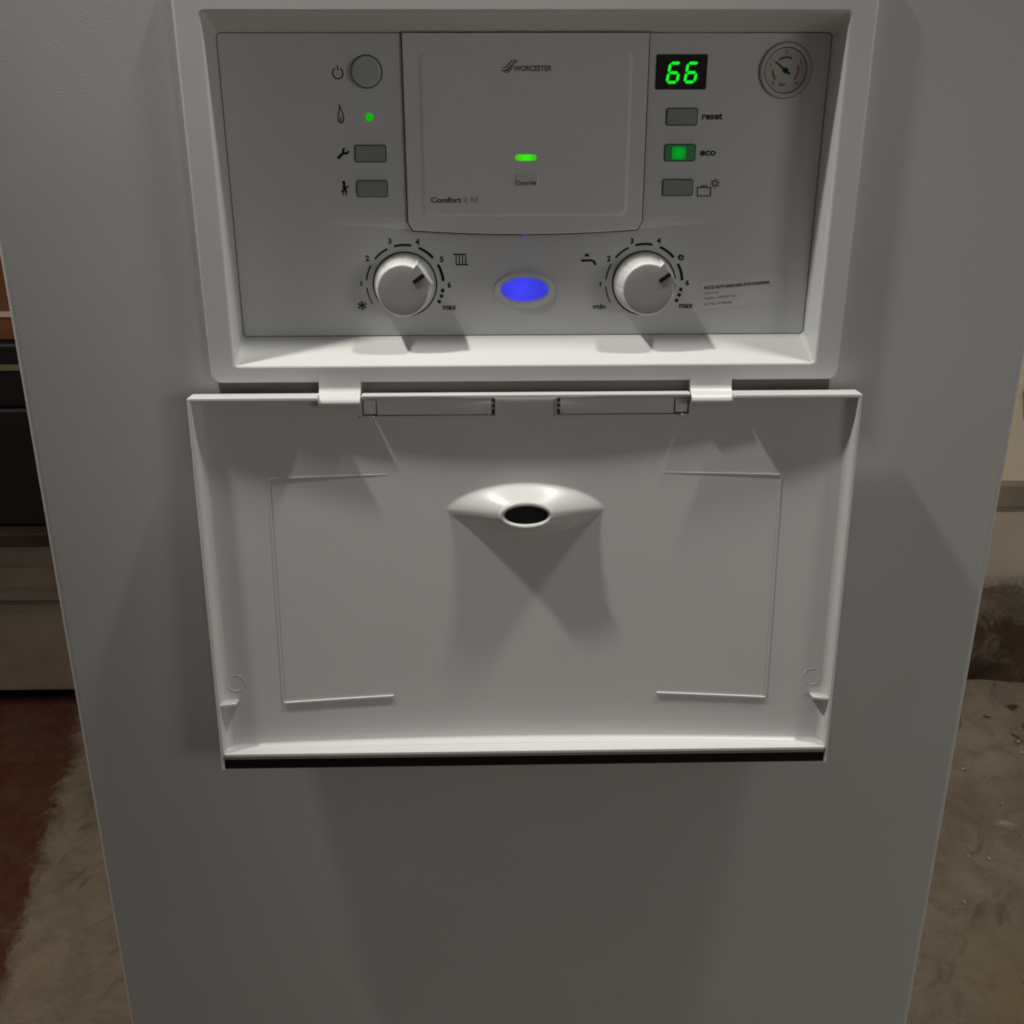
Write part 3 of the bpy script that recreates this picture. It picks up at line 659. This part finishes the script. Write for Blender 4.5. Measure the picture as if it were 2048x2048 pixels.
# ---- knobs
def knob(cx, cz):
    prof = [(13.3, -3.4), (13.25, 1.2), (12.9, 2.4), (12.5, 3.2), (11.5, 12.4), (11.2, 13.2), (10.75, 13.7), (10.5, 13.75)]
    n = 120; pa = 36.0; hw = 26.0
    def R(th_, r, h):
        a = (math.degrees(th_)-pa+180) % 360-180
        if abs(a) < hw and h > 3.0:
            rc = 12.75*math.cos(math.radians(hw-3))/math.cos(math.radians(a))
            return max(r, min(12.9, rc))
        return r
    bm = bmesh.new(); rows = []
    for r, h in prof:
        ring = []
        for i in range(n):
            t = 2*math.pi*i/n
            rr = R(t, r, h)
            dg = (math.degrees(t)) % 360
            for gcen in (90, 135, 180, 225, 270, 315):
                if abs(dg-gcen) < 1.6 and 3 < h < 13.3: rr -= 0.25
            ring.append(bm.verts.new(V(cx+rr*math.cos(t), PD+h, cz+rr*math.sin(t))))
        rows.append(ring)
    for a, b in zip(rows, rows[1:]):
        for i in range(n): bm.faces.new((a[i], a[(i+1) % n], b[(i+1) % n], b[i]))
    K = mk("knob", bm, M['knob'], B, smooth=True, angle=32)
    bm = bmesh.new(); rows = []
    for k, h in ((1.0, 13.72), (0.965, 14.0), (0.6, 14.06), (0.2, 14.1)):
        RR = [(k*R(2*math.pi*i/n, 10.5, 14) if k > 0.9 else k*10.5) for i in range(n)]
        rows.append([bm.verts.new(V(cx+RR[i]*math.cos(2*math.pi*i/n), PD+h, cz+RR[i]*math.sin(2*math.pi*i/n))) for i in range(n)])
    for a, b in zip(rows, rows[1:]):
        for i in range(n): bm.faces.new((a[i], a[(i+1) % n], b[(i+1) % n], b[i]))
    bm.faces.new(rows[-1])
    mk("knob_face", bm, M['knobface'], K, smooth=True, angle=50)
    bm = bmesh.new(); a = math.radians(36); L = 5.2
    mx, mz = cx+8.5*math.cos(a), cz+8.5*math.sin(a)
    pts = [(mx+u*math.cos(a)-v*math.sin(a), mz+u*math.sin(a)+v*math.cos(a)) for u, v in rrect(-2.75, 2.75, -0.88, 0.88, 0.35, 4)]
    loft(bm, [(pts, PD+14.0), (pts, PD+14.42)])
    mk("pointer_mark", bm, M['ink'], K)
    bm = bmesh.new(); stroke(bm, ell(cx, cz, 13.75, 13.75, 64), 0.6, mark_f(0.05), closed=True); mk("knob_joint", bm, M['ink'], K)
    return K
knob(-52.4, -93.0)["label"] = "left white knob with a grey face beside the frost symbol"
knob(52.3, -93.0)["label"] = "right white knob with a grey face beside the tap symbol"

# ================================================================== LID (hangs open, tray side to the viewer)
AL = math.atan2(11.0, 172.0)
O_ = (14.0, -135.6)               # d, z of the top front edge line
def Lf(u, w, v):                   # u across, v down the lid, w back towards the casing
    d = O_[0]+v*math.sin(AL)-w*math.cos(AL); z = O_[1]-v*math.cos(AL)-w*math.sin(AL)
    return V(u, d, z)
LL = 173.7; HW = 145.0; TW = 1.7
BV, BA, BB, RA, RB = 54.3, 36.0, 12.3, 11.6, 5.9
def boss(u, v):
    x, y = abs(u), abs(v-BV)
    def nm(s):
        return (x/(RA+(BA-RA)*s))**2+(y/(RB+(BB-RB)*s))**(2-0.5*s)
    if nm(1.0) >= 1: return 0.0
    if (x/RA)**2+(y/RB)**2 <= 1: return 1.0
    lo, hi = 0.0, 1.0
    for _ in range(18):
        s = (lo+hi)/2
        if nm(s) > 1: lo = s
        else: hi = s
    s = lo
    return (1-s)**1.3
def floor_w(u, v, with_boss=True):
    w = 5.9+5.4*(1-(u/HW)**2)-0.9*(1-v/172.0)
    # soft fillets against the walls
    e = min(HW-TW-abs(u), (LL-1.4-v)*2, (v-1.6)*2 if abs(u) > 90.5 else 99)
    fr = 5.0
    if e < fr:
        k = max(0.0, 1-e/fr); w -= fr*(1-math.sqrt(max(0, 1-k*k)))*0.85
    if with_boss: w -= boss(u, v)*(w-1.5)
    return w
SL = [(-71.6, -13.6), (13.6, 71.6)]; SV0, SV1 = 3.0, 10.6
bm = bmesh.new()
def axis(a, b, step, fine):
    out = [a]; x = a
    while x < b-1e-6:
        s = step
        for f0, f1, fs in fine:
            if f0 <= x < f1: s = fs
        x = min(b, x+s); out.append(x)
    return out
hw_ = HW-TW
us = axis(-hw_, hw_, 2.0, [(-hw_, -hw_+3.5, 0.4), (hw_-3.5, hw_, 0.4), (-36, 36, 0.75)])
for s0, s1 in SL: us += [s0, s1]
us = sorted(set(round(x, 4) for x in us))
vs_ = axis(1.6, LL-1.4, 2.0, [(1.6, 5.0, 0.4), (LL-5, LL, 0.4), (38, 70, 0.5)])+[SV0, SV1]
vs_ = sorted(set(round(x, 4) for x in vs_))
Gd = [[bm.verts.new(Lf(u, floor_w(u, v), v)) for u in us] for v in vs_]
for j in range(len(vs_)-1):
    for i in range(len(us)-1):
        uc, vc = (us[i]+us[i+1])/2, (vs_[j]+vs_[j+1])/2
        if any(s0 < uc < s1 for s0, s1 in SL) and SV0 < vc < SV1: continue
        if (uc/(RA-1.4))**2+((vc-BV)/(RB-0.9))**2 < 1: continue
        bm.faces.new((Gd[j][i], Gd[j][i+1], Gd[j+1][i+1], Gd[j+1][i]))
LID = mk("lid", bm, M['white'], B, smooth=True, angle=60)
# make the normals face the viewer side, then thicken away from it
me = LID.data
if me.polygons[len(me.polygons)//2].normal.y > 0: me.flip_normals()
so = LID.modifiers.new("Solid", 'SOLIDIFY'); so.thickness = 0.0016; so.offset = -1
def lbox(name, u0, u1, w0, w1, v0, v1, m=M['white'], bev=0.35, **k):
    bm = bmesh.new(); box(bm, u0, u1, w0, w1, v0, v1, f=Lf); return mk(name, bm, m, LID, bevel=bev, **k)
# side walls with a slight taper, outer shell edge
for s in (-1, 1):
    bm = bmesh.new(); a_, b_ = sorted((s*HW, s*(HW-TW)))
    box(bm, a_, b_, 0, 8.6, 0.0, LL+0.0, f=Lf); mk("side_wall", bm, M['white'], LID, bevel=0.5)
    a_, b_ = sorted((s*(HW+0.2), s*(HW-1.2))); lbox("end_tab", a_, b_, 0.6, 4.0, LL+0.1, LL+7.6, bev=0.3)
    # top wall pieces beside the hinge lugs
    a_, b_ = sorted((s*(HW-0.4), s*89.7)); lbox("top_wall", a_, b_, 0.0, 8.6, -0.2, 1.6, bev=0.5)
lbox("hinge_strip", -71.2, 71.2, 4.4, 9.8, 0.2, 1.1, bev=0.2)
bm = bmesh.new()
# bottom wall: shelf whose back follows the curved floor
n = 60
for w0 in (0,):
    A = [bm.verts.new(Lf(-hw_+2*hw_*i/n, 0.0, LL-1.4)) for i in range(n+1)]; Bq = [bm.verts.new(Lf(-hw_+2*hw_*i/n, floor_w(-hw_+2*hw_*i/n, 165, False)+1.6, LL-1.4)) for i in range(n+1)]
    Cq = [bm.verts.new(Lf(-hw_+2*hw_*i/n, 0.0, LL+0.2)) for i in range(n+1)]; Dq = [bm.verts.new(Lf(-hw_+2*hw_*i/n, floor_w(-hw_+2*hw_*i/n, 165, False)+1.6, LL+0.2)) for i in range(n+1)]
    for i in range(n):
        bm.faces.new((A[i], A[i+1], Bq[i+1], Bq[i])); bm.faces.new((A[i], A[i+1], Cq[i+1], Cq[i])); bm.faces.new((Cq[i], Cq[i+1], Dq[i+1], Dq[i])); bm.faces.new((Bq[i], Bq[i+1], Dq[i+1], Dq[i]))
    bm.faces.new((A[0], Bq[0], Dq[0], Cq[0])); bm.faces.new((A[n], Bq[n], Dq[n], Cq[n]))
mk("bottom_wall", bm, M['white'], LID, bevel=0.3)
lbox("bottom_lip", -143.6, 143.6, 0.8, 3.0, LL+0.25, LL+1.9, m=mat("lip_plastic", (0.34, 0.31, 0.27), 0.6, 0.3), bev=0)
lbox("black_strip", -143.6, 143.6, 0.9, 3.0, LL+1.9, LL+7.0, m=M['black'], bev=0)  # black strip along the lid's bottom edge, below the lip
# snap-in plates behind the two hinge slots
for s in (-1, 1):
    a_, b_ = sorted((s*15.1, s*65.3)); o = lbox("slot_plate", a_, b_, 10.6, 11.6, 3.2, 10.25, m=M['module'], bev=0.1)
    a_, b_ = sorted((s*65.8, s*71.1)); lbox("slot_end", a_, b_, 9.8, 11.8, 3.4, 9.6, m=M['module'], bev=0.1)
    a_, b_ = sorted((s*14.0, s*14.9)); lbox("slot_clip", a_, b_, 10.2, 11.4, 5.0, 5.6, bev=0); lbox("slot_clip", a_, b_, 10.2, 11.4, 7.2, 7.8, bev=0)
    a_, b_ = sorted((s*16.2, s*16.8)); lbox("slot_clip", a_, b_, 10.2, 11.4, 8.9, 10.6, bev=0)
    a_, b_ = sorted((s*68.2, s*72.4)); lbox("slot_catch", a_, b_, 8.0, 10.4, 10.2, 11.4, bev=0.2)
    # thin raised border of the slot
    a_, b_ = sorted((s*12.9, s*72.0)); lbox("slot_border", a_, b_, 9.1, 11.6, 10.65, 11.2, bev=0.1)
    a_, b_ = sorted((s*12.9, s*13.55)); lbox("slot_border", a_, b_, 9.6, 11.6, 3.2, 10.64, bev=0.1)
    # stop brackets in the lower corners
    bm = bmesh.new(); v0 = 146.6
    P3 = [(s*(HW-TW+0.1), 0.5), (s*136.4, 2.2), (s*135.4, 8.3), (s*(HW-TW+0.1), 8.3)]
    a = [bm.verts.new(Lf(u, w, v0)) for u, w in P3]; b = [bm.verts.new(Lf(u, w, v0+1.3)) for u, w in P3]
    bm.faces.new(a); bm.faces.new(b)
    for k in range(4): bm.faces.new((a[k], a[(k+1) % 4], b[(k+1) % 4], b[k]))
    mk("stop_bracket", bm, M['white'], LID, bevel=0.15)
    # moulding marks (raised ring)
    bm = bmesh.new(); cu_, cv_ = s*136.3, 138.0
    rows = []
    for rr, dw in ((3.8, 0.15), (4.0, -0.16), (4.25, -0.16), (4.5, 0.15)):
        rows.append([bm.verts.new(Lf(cu_+rr*math.cos(t*math.pi/18), floor_w(cu_+rr*math.cos(t*math.pi/18), 138, False)+dw, cv_+rr*math.sin(t*math.pi/18))) for t in range(36)])
    for A_, B_ in zip(rows, rows[1:]):
        for i in range(36): bm.faces.new((A_[i], A_[(i+1) % 36], B_[(i+1) % 36], B_[i]))
    mk("moulding_ring", bm, M['white'], LID, smooth=True, angle=80)
# label outline ribs
def rib(pts, wid, hgt, name="outline_rib"):
    bm = bmesh.new(); fine = []
    for (u0, v0), (u1, v1) in zip(pts, pts[1:]):
        k = max(2, int(math.hypot(u1-u0, v1-v0)/3))
        fine += [(u0+(u1-u0)*i/k, v0+(v1-v0)*i/k) for i in range(k)]
    fine.append(pts[-1]); rows = []
    for i, (u, v) in enumerate(fine):
        a = fine[max(i-1, 0)]; b = fine[min(i+1, len(fine)-1)]; dx, dy = b[0]-a[0], b[1]-a[1]; L = math.hypot(dx, dy); nx_, ny_ = -dy/L*wid/2, dx/L*wid/2
        fw = floor_w(u, v, False); hh = hgt[0]+(hgt[1]-hgt[0])*i/(len(fine)-1)
        rows.append([bm.verts.new(Lf(u+nx_, fw+0.3, v+ny_)), bm.verts.new(Lf(u+nx_*.8, fw-hh, v+ny_*.8)), bm.verts.new(Lf(u-nx_*.8, fw-hh, v-ny_*.8)), bm.verts.new(Lf(u-nx_, fw+0.3, v-ny_))])
    for a, b in zip(rows, rows[1:]):
        for k in range(4): bm.faces.new((a[k], a[(k+1) % 4], b[(k+1) % 4], b[k]))
    bm.faces.new(rows[0]); bm.faces.new(rows[-1])
    mk(name, bm, M['white'], LID)
for s in (-1, 1):
    rib([(s*114.0, 38.0), (s*62.0, 37.2)], 0.6, (0.45, 0.08)); rib([(s*114.2, 38.6), (s*115.1, 148.6)], 0.6, (0.35, 0.35)); rib([(s*114.8, 149.4), (s*63.0, 147.6)], 0.9, (0.7, 0.7))
# ring round the hole and a disc coloured dark for the shade inside it
bm = bmesh.new()
def eloop(a, b, w, n=64): return [(a*math.cos(2*math.pi*i/n), BV+b*math.sin(2*math.pi*i/n), w) for i in range(n)]
rows = [[bm.verts.new(Lf(u, w, v)) for u, v, w in eloop(*q)] for q in ((12.6, 6.9, 2.8), (12.3, 6.7, 1.3), (11.7, 6.2, 0.6), (10.7, 5.0, 0.4), (10.0, 4.4, 1.1), (9.7, 4.2, 2.5), (9.6, 4.1, 11.0))]
for a, b in zip(rows, rows[1:]):
    for i in range(64): bm.faces.new((a[i], a[(i+1) % 64], b[(i+1) % 64], b[i]))
mk("window_ring", bm, M['white'], LID, smooth=True, angle=80)
bm = bmesh.new()
rows = [[bm.verts.new(Lf(u, w, v)) for u, v, w in eloop(*q)] for q in ((9.62, 4.25, 2.2), (9.5, 4.1, 2.7), (4, 2, 2.9))]
for a, b in zip(rows, rows[1:]):
    for i in range(64): bm.faces.new((a[i], a[(i+1) % 64], b[(i+1) % 64], b[i]))
bm.faces.new(rows[-1])
mk("hole_shade_disc", bm, mat("dark_hole_shade", (0.016, 0.020, 0.020), 0.35, 0.3), LID, smooth=True)
